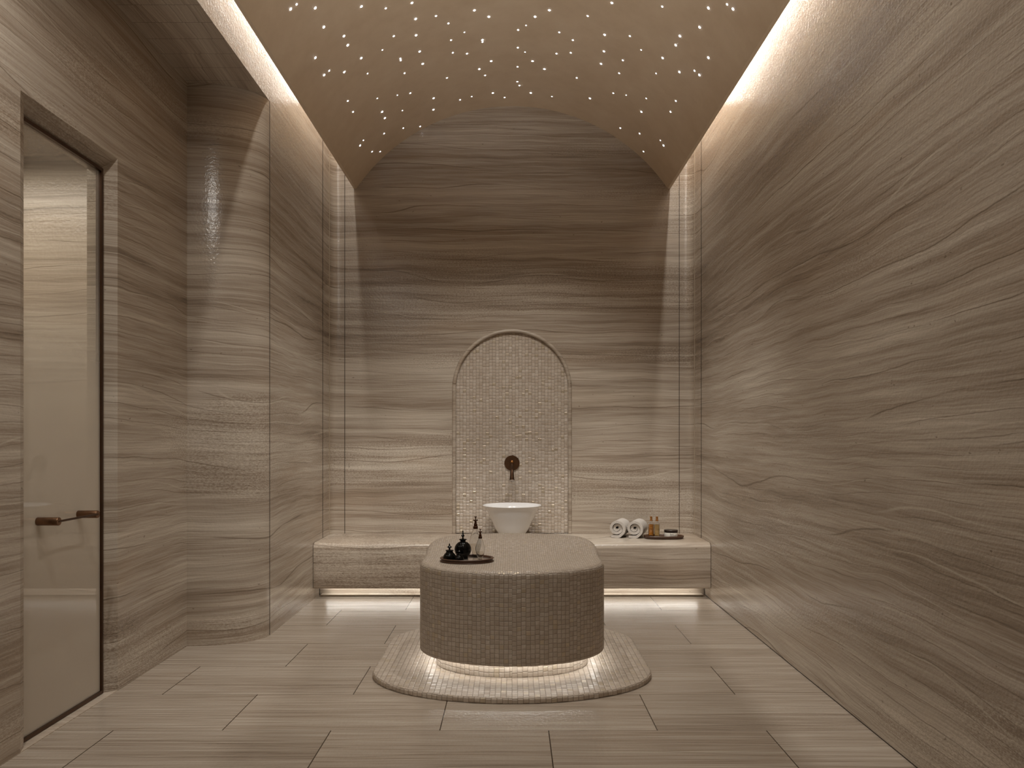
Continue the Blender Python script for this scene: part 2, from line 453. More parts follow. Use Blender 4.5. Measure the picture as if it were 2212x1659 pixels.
# joints in the wall panels
k = 0
for s in (-1, 1):
    for x0, x1, y0, y1, mt, ztop in ((s * (W - .0012), s * (W + .004), 7.082, 7.09, 'gap', 4.3),
                                     (s * 1.579, s * 1.584, BACK - .0012, BACK + .004, 'gap', 4.1),
                                     (s * 1.7065, s * 1.712, corner(1.709) - .004, corner(1.709) + .01, 'joint', 4.3)):
        k += 1
        struct(mk('trim_%d' % k, *box(min(x0, x1), max(x0, x1), y0, y1, .492, ztop), M[mt]), 'thin upright panel joint in the far %s corner' % ('left' if s < 0 else 'right'), 'joint')
k += 1
struct(mk('trim_%d' % k, *box(-W - .004, -W + .0012, 5.534, 5.541, 0.001, ZA), M['gap']), 'thin upright joint where the left wall rounds into the alcove', 'joint')
k += 1
struct(mk('trim_%d' % k, *prism([(-2.18, 3.469), (-2.2, 3.524), (-2.262, 3.53), (-2.262, 4.27), (-2.18, 4.324)], -.01, .004), M['sill']), 'pale stone threshold under the glass door', 'threshold')

k += 1
struct(mk('trim_%d' % k, *box(W - .0016, W + .004, FRONT + .01, 6.95, .0005, .0045), M['gap']), 'thin dark joint between the right wall and the floor', 'joint')
# room beyond the door
def shower():
    x0, x1, y0, y1, z1 = -4.3, -2.321, 2.6, 4.95, 3.15
    v = [(x0, y0, 0), (x1, y0, 0), (x1, y1, 0), (x0, y1, 0), (x0, y0, z1), (x1, y0, z1), (x1, y1, z1), (x0, y1, z1)]
    return mk('wall_shower', v, [(3, 2, 6, 7), (0, 3, 7, 4), (1, 0, 4, 5), (4, 7, 6, 5)], M['wall'])
struct(shower(), 'bright stone walls of the room beyond the glass door', 'wall')

# ---------------------------------------------------------------- door
def door():
    d = thing('door_1', 'tall glass door in a thin dark bronze frame in the left alcove', 'door', (-2.245, 3.90, 0.)); d['kind'] = 'structure'
    y0, y1, z0, z1, t = 3.532 - 3.90, 4.268 - 3.90, .0065, 2.866, .018
    b = MB()
    b.box(-.016, .016, y0, y0 + t, z0, z1); b.box(-.016, .016, y1 - t, y1, z0, z1)
    b.box(-.016, .016, y0 + t, y1 - t, z0, z0 + t); b.box(-.016, .016, y0 + t, y1 - t, z1 - t, z1)
    b.mk('door_frame', M['bronze'], d)
    mk('glass_pane', *box(-.0, .006, y0 + t, y1 - t, z0 + t, z1 - t), M['door_glass'], d)
    h = MB()
    hd = None
    ya, yb, zh = 3.69 - 3.90, 4.036 - 3.90, 1.004
    hb = mk('door_handle', *tube([(.106, ya - .004, zh), (.106, yb + .004, zh)], .0055), M['bronze'], d, smooth=True, sharp=50)
    for y in (ya, yb):
        prof = [(.0185, .0065), (.0198, .009), (.0198, .107), (.0188, .1095)]
        v, f = lathe(prof, 32); v = [(z, y + px, zh + py) for px, py, z in v]
        mk('handle_post', v, f, M['bronze2'], hb, smooth=True, sharp=35)
    return d
door()

# ---------------------------------------------------------------- mosaic massage table and its step
def stadium(a, b, y0, y1, n=40):
    """rounded plan, straight sides, elliptic ends; starts mid front, runs anticlockwise seen from above"""
    ys, ye = y0 + b, y1 - b; pts = []
    for k in range(n // 2, n + 1): t = PI + PI * k / n; pts.append((a * math.cos(t), ys + b * math.sin(t)))
    for k in range(1, 10): pts.append((a, ys + (ye - ys) * k / 10))
    for k in range(n + 1): t = PI * k / n; pts.append((a * math.cos(t), ye + b * math.sin(t)))
    for k in range(1, 10): pts.append((-a, ye + (ys - ye) * k / 10))
    for k in range(0, n // 2): t = PI + PI * k / n; pts.append((a * math.cos(t), ys + b * math.sin(t)))
    return pts
def normals2(pts):
    n = len(pts); out = []
    for i in range(n):
        p, q = pts[i - 1], pts[(i + 1) % n]; dx, dy = q[0] - p[0], q[1] - p[1]; l = math.hypot(dx, dy)
        out.append((dy / l, -dx / l))
    return out
def solid(name, pts, z0, top, rt, rb, mat, parent, cy, inner=14, upper=None):
    """closed solid on a plan outline with rounded top and bottom rims; side UVs in metres round the outline, top UVs planar"""
    nr = normals2(pts); n = len(pts)
    per = [0.]
    for i in range(n): a, b = pts[i], pts[(i + 1) % n]; per.append(per[-1] + math.dist(a, b))
    half = per[-1] / 2
    rings = []                 # (inset, z function, arc length v, planar?)
    kb = 5
    for k in range(kb + 1):
        t = PI / 2 * k / kb; rings.append((rb * (1 - math.sin(t)), (lambda p, t=t: z0 + rb * (1 - math.cos(t))), z0 + rb * t * .7))
    for k in range(1, 8): rings.append((0., (lambda p, k=k: z0 + rb + (top(p) - rt - z0 - rb) * k / 8), None))
    kt = 8
    for k in range(kt + 1):
        t = PI / 2 * k / kt; rings.append((rt * (1 - math.cos(t)), (lambda p, t=t: top(p) - rt + rt * math.sin(t)), ('t', t)))
    V = []; 
    for ins, zf, _ in rings:
        for (x, y), (nx, ny) in zip(pts, nr): V.append((x - nx * ins, y - ny * ins, zf((x, y))))
    nside = len(rings)
    ymid = sum(p[1] for p in pts) / n
    for k in range(1, inner):
        s = 1 - k / inner
        for (x, y), (nx, ny) in zip(pts, nr):
            px, py = (x - nx * rt), (y - ny * rt); q = (px * s, ymid + (py - ymid) * (s * .999))
            V.append((q[0], q[1], top(q)))
    nl = nside + inner - 1
    F = []; UV = []
    for i in range(nl - 1):
        for k in range(n):
            j = (k + 1) % n; F.append((i * n + k, i * n + j, (i + 1) * n + j, (i + 1) * n + k))
            for kk, ii in ((k, i), (k + 1, i), (k + 1, i + 1), (k, i + 1)):
                vx = V[ii * n + kk % n]
                if i >= nside - 1: UV.append((vx[0], vx[1]))
                else:
                    z = vx[2]; r = rings[ii][2]
                    if isinstance(r, tuple): z = top(pts[kk % n]) - rt + rt * r[1]
                    UV.append((per[kk], z))
    V.append((0, ymid, top((0, ymid)))); c = len(V) - 1
    for k in range(n):
        F.append(((nl - 1) * n + k, (nl - 1) * n + (k + 1) % n, c))
        for q in F[-1]: UV.append((V[q][0], V[q][1]))
    F.append(tuple(range(n))[::-1])
    for q in F[-1]: UV.append((V[q][0], V[q][1]))
    V = [(x, y - cy, z) for x, y, z in V]
    o = mk(name, V, F, mat, parent, smooth=True, uvs=UV, sharp=50)
    if upper:
        o.data.materials.append(upper)
        for p in o.data.polygons:
            if p.normal.z > .55 and p.center.z > z0 + .3: p.material_index = 1
    return o
CY = 4.97
def table_top(p):
    t = max(0., min(1., (p[1] - 4.93) / .46)); t = t * t * (3 - 2 * t)
    return .648 + .076 * t
step = solid('table_step', stadium(.82, .53, 4.105, 5.835, 48), 0.001, lambda p: .031, .012, .003, M['mos_step'], None, CY)
step.location = (0, CY, 0)
tag(step, 'low mosaic step with rounded ends on the floor under the massage table', 'step')
tb = thing('massage_table', 'mosaic-clad stone massage table with raised headrest on the lit low step', 'massage table', (0, CY, .0315))
def shift(o, dz): 
    for v in o.data.vertices: v.co.z += dz
tbl = solid('table_body', stadium(.562, .42, 4.379, 5.565), .113, table_top, .034, .014, M['mos_body'], tb, CY, 20, M['mos_top']); shift(tbl, -.0315)
pls = solid('base_plinth', stadium(.465, .34, 4.455, 5.49), .0315, lambda p: .1135, .001, .001, M['mos_step'], tb, CY, 3); shift(pls, -.0315)
def ring(o1, o2, z, z2):
    n = len(o1); v = [(x, y - CY, z) for x, y in o1] + [(x, y - CY, z) for x, y in o2] + [(x, y - CY, z2) for x, y in o2] + [(x, y - CY, z2) for x, y in o1]
    f = []
    for a, b in ((0, 1), (1, 2), (2, 3), (3, 0)):
        f += [(a * n + i, a * n + (i + 1) % n, b * n + (i + 1) % n, b * n + i) for i in range(n)]
    return v, f
mk('led_strip', *ring(stadium(.515, .385, 4.417, 5.527), stadium(.505, .377, 4.424, 5.52), .1085 - .0315, .1125 - .0315), M['led'], tb)

# ---------------------------------------------------------------- bench
bn = thing('stone_bench', 'long floating stone bench across the back wall, lit from beneath', 'bench', (0, 7.1, 0))
def bench():
    z0, z1, y0, r1, r0 = .096, .49, 6.74, .05, .014
    xs = [-1.711 + .002 * 0]; xs = sorted(set([round(s * (1.581 + .1305 * (1 - (1 - k / 14) ** 2.2)), 5) for s in (-1, 1) for k in range(15)] + [-1.2, -.8, -.4, 0, .4, .8, 1.2]))
    V = []; F = []; m = None
    for x in xs:
        yb = corner(x) - .003; pr = [(yb, z0), (y0 + r0, z0)]
        for k in range(1, 5): t = PI / 2 * k / 4; pr.append((y0 + r0 - r0 * math.sin(t), z0 + r0 - r0 * math.cos(t)))
        for k in range(9): t = PI / 2 * k / 8; pr.append((y0 + r1 - r1 * math.cos(t), z1 - r1 + r1 * math.sin(t)))
        pr.append((yb, z1)); m = len(pr)
        V += [(x, y - 7.1, z) for y, z in pr]
    for i in range(len(xs) - 1):
        for k in range(m): F.append((i * m + k, i * m + (k + 1) % m, (i + 1) * m + (k + 1) % m, (i + 1) * m + k))
    F.append(tuple(range(m))); F.append(tuple(range((len(xs) - 1) * m, len(xs) * m))[::-1])
    mk('bench_slab', V, F, M['bench'], bn, smooth=True, sharp=35)
    mk('bench_plinth', *box(-1.709, 1.709, 6.965 - 7.1, 7.05 - 7.1, .001, .0955), M['bench'], bn)
    mk('bench_kerb', *box(-1.685, 1.685, 6.885 - 7.1, 6.9645 - 7.1, .001, .016), M['bench'], bn)
    mk('led_strip', *box(-1.64, 1.64, 6.915 - 7.1, 6.927 - 7.1, .091, .0955), M['led'], bn)
bench()

# ---------------------------------------------------------------- niche, tap, basin
ni = thing('wall_niche', 'arched mosaic niche with a rounded stone surround in the back wall', 'niche', (0, BACK, .492))
def niche():
    n = 48; z0 = .492
    # surround: rounded bead profile swept along the arch
    prof = [(.033, .022)] + [(.033 - .033 * (k / 8), -.014 * math.sin(PI * min(1, (k + .6) / 8.6)) ** .7) for k in range(9)] + [(-.0, .004)]
    V = []; F = []
    base = [(-1, 0, z0)] 
    st = []
    for k in range(6): st.append((-NR, z0 + (NS - z0) * k / 6, -1., 0.))
    for k in range(n + 1):
        t = PI - PI * k / n; st.append((NR * math.cos(t), NS + NR * math.sin(t), math.cos(t), math.sin(t)))
    for k in range(6): st.append((NR, NS - (NS - z0) * (k + 1) / 6, 1., 0.))
    m = len(prof)
    for x, z, nx, nz in st:
        for d, y in prof: V.append((x - nx * d, y, z - nz * d - .492))
    for i in range(len(st) - 1):
        for k in range(m): F.append((i * m + k, (i + 1) * m + k, (i + 1) * m + (k + 1) % m, i * m + (k + 1) % m))
    F.append(tuple(range(m))); F.append(tuple(range((len(st) - 1) * m, len(st) * m)))
    mk('niche_surround', V, F, M['bench'], ni, smooth=True, sharp=60)
    o = arch(NR - .031, NS, z0, 48)
    mk('mosaic_panel', *prism([(x, z - .492) for x, z in o], .018, .05, 'y'), M['mos_wall'], ni)
niche()

tp = thing('wall_tap', 'dark bronze wall tap with a round plate and drooping drop spout in the niche', 'tap', (0, BACK + .0175, 1.158))
def tap():
    v, f = lathe([(.066, 0), (.0715, .003), (.0725, .007), (.0725, .011), (.071, .0125), (.0, .0132)], 48)
    mk('wall_plate', [(x, -z, y) for x, y, z in v], f, M['bronze2'], tp, smooth=True, sharp=35)
    v, f = lathe([(.0135, 0), (.0145, .01), (.0125, .018), (.008, .023), (0, .025)], 28)
    mk('glint_boss', [(x, -z - .0125, y + .012) for x, y, z in v], f, M['amber_cap'], tp, smooth=True)  # domed boss added to catch a lamp glint on the plate
    path = spline([(0, -.0125, -.006), (0, -.05, -.010), (0, -.10, -.030), (0, -.142, -.072), (0, -.158, -.125), (0, -.160, -.150)], 6)
    n = len(path); rad = [.0105 + .0145 * (i / (n - 1)) ** 2.0 for i in range(n)]
    sp = mk('spout', *tube(path, rad, 28), M['bronze'], tp, smooth=True, sharp=50)
    v, f = lathe([(.0, -.018), (.010, -.0165), (.018, -.012), (.0225, -.005), (.0235, 0)], 28)
    mk('spout_drop', [(x, y - .160, z - .1505) for x, y, z in v], f, M['glass'], sp, smooth=True)
tap()

wb = thing('wash_basin', 'white flared ceramic basin standing on the bench before the niche', 'basin', (0, 7.095, .4905))
def basin():
    o = spline([(.088, 0), (.104, .012), (.128, .048), (.150, .082), (.170, .130), (.190, .170), (.207, .203), (.226, .250), (.246, .280), (.262, .291)], 6)
    rim = [(.2655, .2935), (.2655, .297), (.262, .2985), (.257, .2975)]
    inn = spline([(.250, .292), (.222, .258), (.196, .205), (.165, .14), (.13, .07), (.09, .035), (.0, .022)], 6)
    mk('basin_bowl', *lathe(o + rim + inn, 72), M['white'], wb, smooth=True)
    v, f = lathe([(.028, .0215), (.028, .0255), (.024, .028), (0, .029)], 28); mk('drain_cap', v, f, M['bronze2'], wb, smooth=True, sharp=40)
basin()

# ---------------------------------------------------------------- tray of jars and flasks on the table
TZ = .6485
tr = thing('serving_tray', 'oval brown tray with double rim on the near left corner of the table', 'tray', (-.274, 4.755, TZ))
def tray1():
    prof = [(.150, 0), (.163, .0015), (.1645, .004), (.162, .0065), (.1555, .0085), (.1550, .012), (.1575, .0155), (.164, .0185), (.1645, .0215), (.161, .0235), (.152, .0230), (.148, .0195), (.1465, .0125), (.145, .0105)]
    mk('tray_rim', *lathe(prof, 72, 1, .76, cap=True), M['wood'], tr, smooth=True, sharp=60)
    v, f = lathe([(.1425, .0107), (.1425, .0122), (.0, .0122)], 64, 1, .755)
    mk('tray_floor', v, f, simple('polished_tray_inlay', (.46, .40, .34), .12, .6), tr, smooth=True, sharp=40)
tray1()
FZ = TZ + .0125
def jar(name, label, x, y, body, lid, knob):
    t = thing(name, label, 'jar', (x, y, FZ), group='black jars on the table tray')
    mk('jar_body', *lathe(body, 48), M['black'], t, smooth=True, sharp=60)
    l = mk('jar_lid', *lathe(lid, 40), M['black'], t, smooth=True, sharp=60)
    mk('lid_finial', *lathe(knob, 28), M['black'], l, smooth=True, sharp=70)
    return t
R_ = .0515
sph = [(.030, 0.), (.032, .003)] + [(R_ * math.sin(a), .0545 - R_ * math.cos(a)) for a in [math.radians(d) for d in range(40, 154, 6)]]
sph += [(.0165, .1025), (.0163, .1075), (.018, .110)]
jar('lidded_jar', 'largest round black jar with a tall finial, left half of the table tray', -.3005, 4.787, sph,
    [(.0165, .1102), (.0215, .112), (.0235, .1145), (.0238, .117), (.021, .1185), (.008, .1195), (.0, .12)],
    spline([(.0055, .1195), (.0045, .127), (.0048, .131), (.0098, .1355), (.0100, .138), (.0055, .1465), (.0030, .150), (.0062, .1535), (.0060, .1555), (.0028, .1585), (.0042, .163), (.0040, .166), (.0010, .170)], 4))
def squat(s):
    b = [(.028, 0), (.037, .004), (.0405, .013), (.0395, .022), (.034, .034), (.026, .0425), (.0215, .0475), (.0205, .0525), (.0215, .0555)]
    l = [(.0195, .0557), (.0245, .0575), (.0255, .060), (.0235, .0615), (.008, .0625), (.0, .063)]
    k = spline([(.006, .0625), (.0052, .070), (.0075, .0735), (.0145, .078), (.0140, .0805), (.008, .085), (.0042, .089), (.0040, .092), (.0042, .095), (.0020, .100), (.0008, .104)], 4)
    return [[(r * s, z * s) for r, z in q] for q in (b, l, k)]
jar('lidded_jar', 'squat black jar with a pointed finial at the left end of the table tray', -.377, 4.722, *squat(.98))
jar('lidded_jar', 'small squat black jar in front of the round one on the table tray', -.3155, 4.684, *squat(.72))

def flask(label, x, y, H, body, fill):
    t = thing('glass_flask', label, 'bottle', (x, y, FZ), group='clear flasks on the table tray')
    th = .0022
    prof = [(r * H, z * H) for r, z in body]
    inner = [(max(r - th, .001), z) for r, z in prof if z > .02 * H]
    wall = prof + inner[::-1] + [(0.0001, inner[0][1])]
    mk('flask_body', *lathe(wall, 44), M['glass'], t, smooth=True, sharp=50)
    fl = [(max(r - th - .0004, .001), z) for r, z in inner if z < fill * H]
    fl = [(.0003, inner[0][1] + .0006), (inner[0][0] - .0006, inner[0][1] + .0006)] + [(max(r - .0006, .001), z) for r, z in inner if inner[0][1] + .001 < z < fill * H] + [(.0003, fill * H)]
    mk('flask_liquid', *lathe(fl, 40), M['oil'], t, smooth=True, sharp=50)
    c = H * .70
    col = [(.0595, .688), (.0595, .745), (.0565, .748), (.044, .752), (.044, .806), (.041, .810), (.030, .812), (.026, .86), (.024, .885), (.012, .888), (0.0, .89)]
    st = mk('stopper', *lathe([(r * H, z * H) for r, z in col], 32), M['copper'], t, smooth=True, sharp=40)
    # cross finial: four lobes, a stem and a three-lobed tip
    b = MB()
    b.add(lathe([(.011 * H, .885 * H), (.013 * H, .91 * H), (.010 * H, .955 * H), (.009 * H, .97 * H)], 16))
    for a in range(4):
        ca, sa = math.cos(a * PI / 2), math.sin(a * PI / 2); pts = []
        for s, r, dz in ((0, .014, 0), (.02, .012, -.002), (.034, .016, .002), (.046, .018, .006), (.054, .012, .010), (.057, .003, .011)): pts.append(((ca * s * H, sa * s * H, (.893 + dz) * H), r * H))
        b.add(tube([p for p, r in pts], [r for p, r in pts], 12))
    for ang in (-38, 0, 38):
        d = Vector((math.sin(math.radians(ang)), 0, math.cos(math.radians(ang)))); o = Vector((0, 0, .958 * H)); pts = []
        for s, r in ((0, .009), (.014, .009), (.024, .014), (.033, .014), (.040, .006), (.0415, .001)): pts.append((o + d * s * H * (1. if ang else .8), r * H))
        b.add(tube([p for p, r in pts], [r for p, r in pts], 12))
    b.mk('stopper_finial', M['copper'], st, smooth=True, sharp=60)
    return t
prof_b = spline([(.060, .0), (.066, .012), (.074, .06), (.110, .17), (.146, .28), (.155, .34), (.147, .42), (.112, .545), (.078, .63), (.058, .675), (.056, .687)], 5)
flask('tall clear glass flask with a copper cross stopper, at the back of the table tray', -.226, 4.850, .252, prof_b, .31)
flask('shorter clear glass flask with a copper cross stopper, right on the table tray', -.1915, 4.715, .190, prof_b, .28)

# ---------------------------------------------------------------- towels, tray and toiletries on the bench
BZ = .4905
def towel(label, x, y, rz, S=1.17):
    """spiral-rolled towel; the outer end tucks under to the left"""
    def center(L):
        out = []; r_out = .0585
        for k in range(0, 26): out.append((-.045 + .045 * 2 * k / 25 * .9, -.0605 + .0005))     # tail along the bottom
        out = [(-.044, -.0615), (-.030, -.0625), (-.012, -.0630), (.006, -.0625), (.022, -.0590)]
        turns = 2.2; N = 110
        for k in range(N + 1):
            a = math.radians(-58) + 2 * PI * turns * k / N; f = k / N
            r = .0600 * (1 - f) + .0085 * f - .0006 * math.sin(3 * a) * f
            rx, rz_ = r * 1.02, r * (.97 if f < .3 else .97 - .25 * (f - .3))
            out.append((rx * math.cos(a), rz_ * math.sin(a) + .001))
        return out
    c = spline(center(0), 2); n = len(c); th = .0102
    V = []; F = []; nl = 18; L = .24
    def nrm(i):
        p, q = c[max(i - 1, 0)], c[min(i + 1, n - 1)]; dx, dz = q[0] - p[0], q[1] - p[1]; l = math.hypot(dx, dz) or 1; return -dz / l, dx / l
    sec = []
    for i in range(n):
        nx, nz = nrm(i); t = th * (.75 + .25 * min(1, i / 6)); sec.append(((c[i][0] + nx * t, c[i][1] + nz * t), (c[i][0] - nx * t, c[i][1] - nz * t), i / n))
    loop = [s[0] + (s[2],) for s in sec] + [s[1] + (s[2],) for s in sec[::-1]]; m = len(loop)
    rnd = random.Random(label)
    for j in range(nl + 1):
        f = j / nl; y_ = -L / 2 + L * f
        for (a, b, t) in loop:
            rec = .016 * min(1., max(0., (t - .26) * 4)) ; yy = y_
            if j == 0: yy += rec
            if j == nl: yy -= rec
            edge = .0022 * math.sin(a * 60 + y_ * 55 + t * 9)
            V.append((a * (1 + edge), yy, b * (1 + edge)))
    for j in range(nl):
        for k in range(m): F.append((j * m + k, j * m + (k + 1) % m, (j + 1) * m + (k + 1) % m, (j + 1) * m + k))
    for j, o in ((0, 0), (nl, nl * m)):
        h = len(sec)
        for k in range(h - 1): F.append((o + k, o + k + 1, o + m - 2 - k, o + m - 1 - k))
    zmin = min(p[2] for p in V); V = [(a * S, b, (cz - zmin) * S) for a, b, cz in V]
    t = mk('rolled_towel', V, F, M['terry'], None, smooth=True, sharp=70); t.location = (x, y, BZ); t.rotation_euler = (0, 0, rz)
    return tag(t, label, 'towel', 'rolled towels on the bench')
towel('left one of the two rolled white towels on the bench, nearer the basin', .989, 7.193, math.radians(-20))
towel('right one of the two rolled white towels, beside the bottle tray', 1.143, 7.163, math.radians(-20))

t2 = thing('serving_tray', 'narrow oval dark brown tray at the right end of the bench', 'tray', (1.368, 7.05, BZ))
def tray2():
    def so(a, b, k=40, e=2.6):
        out = []
        for i in range(k * 2):
            t = PI * i / k; ct, st = math.cos(t), math.sin(t)
            out.append((a * math.copysign(abs(ct) ** (2 / e), ct), b * math.copysign(abs(st) ** (2 / e), st)))
        return out
    rings = [(.160, .062, 0), (.168, .069, .002), (.176, .078, .014), (.179, .081, .0255), (.1775, .0795, .028), (.172, .0745, .0285), (.1695, .072, .026), (.166, .068, .012), (.160, .062, .009)]
    V = []; F = []; n = 80
    for a, b, z in rings: V += [(x, y, z) for x, y in so(a, b * 1.2)]
    for i in range(len(rings) - 1):
        for k in range(n): F.append((i * n + k, i * n + (k + 1) % n, (i + 1) * n + (k + 1) % n, (i + 1) * n + k))
    F.append(tuple(range(n))[::-1])
    F.append(tuple(range((len(rings) - 1) * n, len(rings) * n)))
    mk('tray_body', V, F, M['wood'], t2, smooth=True, sharp=45)
tray2()
B2 = BZ + .0092
def oil(label, x, y, liq, H=.188):
    t = thing('oil_bottle', label, 'bottle', (x, y, B2), group='oil bottles on the bench tray')
    o = [(.0235, 0), (.0250, .003), (.0252, .10), (.0250, .116), (.0225, .128), (.016, .136), (.0105, .140), (.0095, .147)]
    th = .0018; inn = [(r - th, z + .003 if z < .01 else z) for r, z in o]
    mk('bottle_glass', *lathe(o + inn[::-1] + [(.0002, .003)], 40), M['glass'], t, smooth=True, sharp=40)
    mk('bottle_liquid', *lathe([(.0003, .0036), (.0212, .0036), (.0226, .007), (.0228, .10), (.0226, .112), (.0215, .118), (.0003, .1185)], 40), liq, t, smooth=True, sharp=40)
    c = mk('bottle_cap', *lathe([(.0085, .1475), (.0125, .1478), (.0135, .152), (.0128, .158), (.0095, .1605), (.0095, .166), (.0112, .168), (.0112, .184), (.0095, .1875), (.0, .188)], 32), M['amber_cap'], t, smooth=True, sharp=45)
    return t
oil('orange amber oil bottle with a gold cap, beside the towels', 1.2565, 7.065, M['amber'])
oil('paler honey-coloured oil bottle with a gold cap, middle of the bench tray', 1.306, 7.048, M['honey'])
cj = thing('cream_jar', 'squat white cream jar with a dark lid at the right of the bench tray', 'jar', (1.432, 7.05, B2))
def cream():
    r = .0600
    mk('jar_body', *lathe([(.055, 0), (r - .001, .003), (r, .006), (r, .044), (r - .002, .0475), (.05, .048)], 56), M['cream'], cj, smooth=True, sharp=40)
    mk('jar_lid', *lathe([(.058, .0482), (.0612, .0488), (.0615, .051), (.0615, .0665), (.0598, .069), (.0, .0695)], 56), M['lid'], cj, smooth=True, sharp=40)
    def wrap(v):                       # lay flat print on the jar's round side, facing the room
        a = v[0] / r; return ((r + .0004) * math.sin(a), -(r + .0004) * math.cos(a), v[1])
    def text(s, size, x, z, name):
        cu = bpy.data.curves.new('print', 'FONT'); cu.body = s; cu.size = size; cu.resolution_u = 3
        ob = bpy.data.objects.new('print', cu); COL.objects.link(ob)
        dg = bpy.context.evaluated_depsgraph_get(); dg.update(); me = ob.evaluated_get(dg).to_mesh()
        V = [wrap((v.co.x + x, v.co.y + z)) for v in me.vertices]; F = [tuple(p.vertices) for p in me.polygons]
        bpy.data.objects.remove(ob)
        return mk(name, V, F, M['ink'], cj)
    text('Basic', .0165, -.026, .029, 'label_text')
    b = MB()                           # fine print too small to read, and the loop-shaped mark beside it
    rnd = random.Random(3)
    for z, x1 in ((.0225, .024), (.0185, .024), (.0145, .020)):
        x = -.026
        while x < x1:
            w = rnd.uniform(.0012, .0026); k = len(b.v)
            b.v += [wrap(p) for p in ((x, z), (x + w, z), (x + w, z + .0021), (x, z + .0021))]; b.f.append((k, k + 1, k + 2, k + 3)); x += w + rnd.choice((.0007, .0008, .0022))
    b.mk('label_print', M['ink'], cj)
    b = MB(); n = 24
    for i in range(n):
        t0, t1 = PI * 1.5 * i / n - .5, PI * 1.5 * (i + 1) / n - .5; k = len(b.v)
        b.v += [wrap((.034 + q * math.cos(t), .021 + q * 1.1 * math.sin(t))) for q, t in ((.0062, t0), (.0082, t0), (.0082, t1), (.0062, t1))]; b.f.append((k, k + 1, k + 2, k + 3))
    b.mk('label_mark', simple('olive_ink', (.16, .14, .06), .6), cj)
cream()
cj.rotation_euler = (0, 0, math.radians(6))

# ---------------------------------------------------------------- stars in the vault
S_ = [(-0.363, 5.977), (0.107, 5.942), (-0.955, 5.764), (0.106, 6.354), (-1.094, 5.926), (-1.095, 6.358), (-0.956, 6.524), (-0.365, 7.103), (-0.957, 6.829), (-1.29, 6.789), (0.952, 5.767), (1.092, 5.928), (0.362, 7.104), (0.953, 6.528), (1.092, 6.364), (1.288, 6.795)]
M_ = [(-1.285, 4.668), (-0.857, 5.31), (-0.549, 5.654), (-0.471, 5.799), (0.047, 6.013), (-0.858, 5.677), (-0.471, 6.043), (-0.233, 6.167), (-0.472, 6.241), (-0.363, 6.309), (0.047, 6.286), (-0.858, 6.013), (-0.859, 6.04), (0.047, 6.611), (-0.232, 6.736), (-1.287, 5.508), (-0.859, 6.254), (-0.551, 6.626), (0.047, 6.887), (0.067, 6.961), (-1.269, 6.046), (-0.86, 6.615), (-0.472, 7.111), (-0.068, 7.206), (-1.27, 6.248), (-0.994, 7.154), (-0.86, 7.323), (-1.143, 6.994), (-1.272, 7.11), (-1.221, 7.246), (0.547, 5.655), (0.361, 5.978), (0.47, 6.043), (0.856, 5.679), (0.988, 5.144), (1.284, 4.67), (0.359, 6.311), (0.469, 6.243), (0.856, 6.043), (0.548, 6.628), (0.857, 6.257), (1.286, 5.511), (0.857, 6.619), (1.267, 6.051), (1.267, 6.253), (0.991, 7.159), (1.141, 6.998), (1.219, 7.25)]
L_ = [(-1.317, 4.656), (-1.215, 4.833), (-0.99, 5.141), (-0.689, 5.39), (-0.689, 5.597), (-0.274, 5.699), (-0.172, 5.81), (0.171, 5.81), (-1.216, 5.056), (-1.139, 5.302), (-1.139, 5.426), (-0.712, 5.805), (-0.232, 6.136), (-0.714, 6.047), (-1.319, 5.248), (-1.095, 5.683), (-0.713, 6.247), (-0.173, 6.494), (0.171, 6.496), (-0.276, 6.608), (-1.32, 5.497), (-1.217, 5.676), (-0.691, 6.902), (-0.174, 7.097), (0.171, 7.095), (-1.098, 6.615), (-1.097, 6.747), (-0.715, 7.118), (-1.323, 6.813), (0.272, 5.698), (0.688, 5.391), (0.689, 5.817), (1.214, 4.835), (1.316, 4.658), (1.214, 5.062), (1.138, 5.304), (1.136, 5.43), (0.711, 6.047), (0.711, 6.249), (1.094, 5.683), (1.318, 5.25), (0.274, 6.608), (1.215, 5.679), (1.318, 5.501), (0.688, 6.908), (1.095, 6.62), (1.321, 6.819)]
ORD = ['nearest', 'second nearest', 'third nearest', 'fourth nearest', 'fifth nearest', 'sixth nearest', 'seventh nearest', 'eighth nearest', 'ninth nearest', 'tenth nearest', 'eleventh nearest', 'twelfth nearest', 'thirteenth nearest', 'fourteenth nearest']
def zone(x):
    for lim, nm in ((-1.25, "far left edge"), (-1.05, "left edge"), (-.8, "left flank"), (-.5, "inner left flank"), (-.2, "left of the crown"), (.2, "crown"), (.5, "right of the crown"), (.8, "inner right flank"), (1.05, "right flank"), (1.25, "right edge")):
        if x < lim: return nm
    return "far right edge"
def stars():
    for size, lst, r in (('tiny', S_, .0048), ('small', M_, .0064), ('large', L_, .0082)):
        proto = None; zs = {}
        for p in lst: zs.setdefault(zone(p[0]), []).append(p)
        for zn, ps in zs.items():
            for i, (x, y) in enumerate(sorted(ps, key=lambda p: -p[1])):
                if proto is None:
                    o = mk('star_light', *lathe([(r, -.002), (r, .0006), (r * .86, r * .28), (r * .55, r * .48), (r * .2, r * .56), (0, r * .57)], 14), M['star'], smooth=True); proto = o
                else:
                    o = proto.copy(); COL.objects.link(o)
                z = VC + math.sqrt(VR * VR - x * x); nv = Vector((-x, 0, VC - z)).normalized()
                o.location = (x, y, z); o.rotation_euler = nv.to_track_quat('Z', 'Y').to_euler()
                where = ("in the vault's crown" if zn == 'crown' else "in the vault, " + zn if 'of the' in zn else "on the vault's " + zn)
                tag(o, '%s white star light %s, %s the back wall' % (size, where, ORD[i]), 'star light', 'star lights in the vault')
stars()

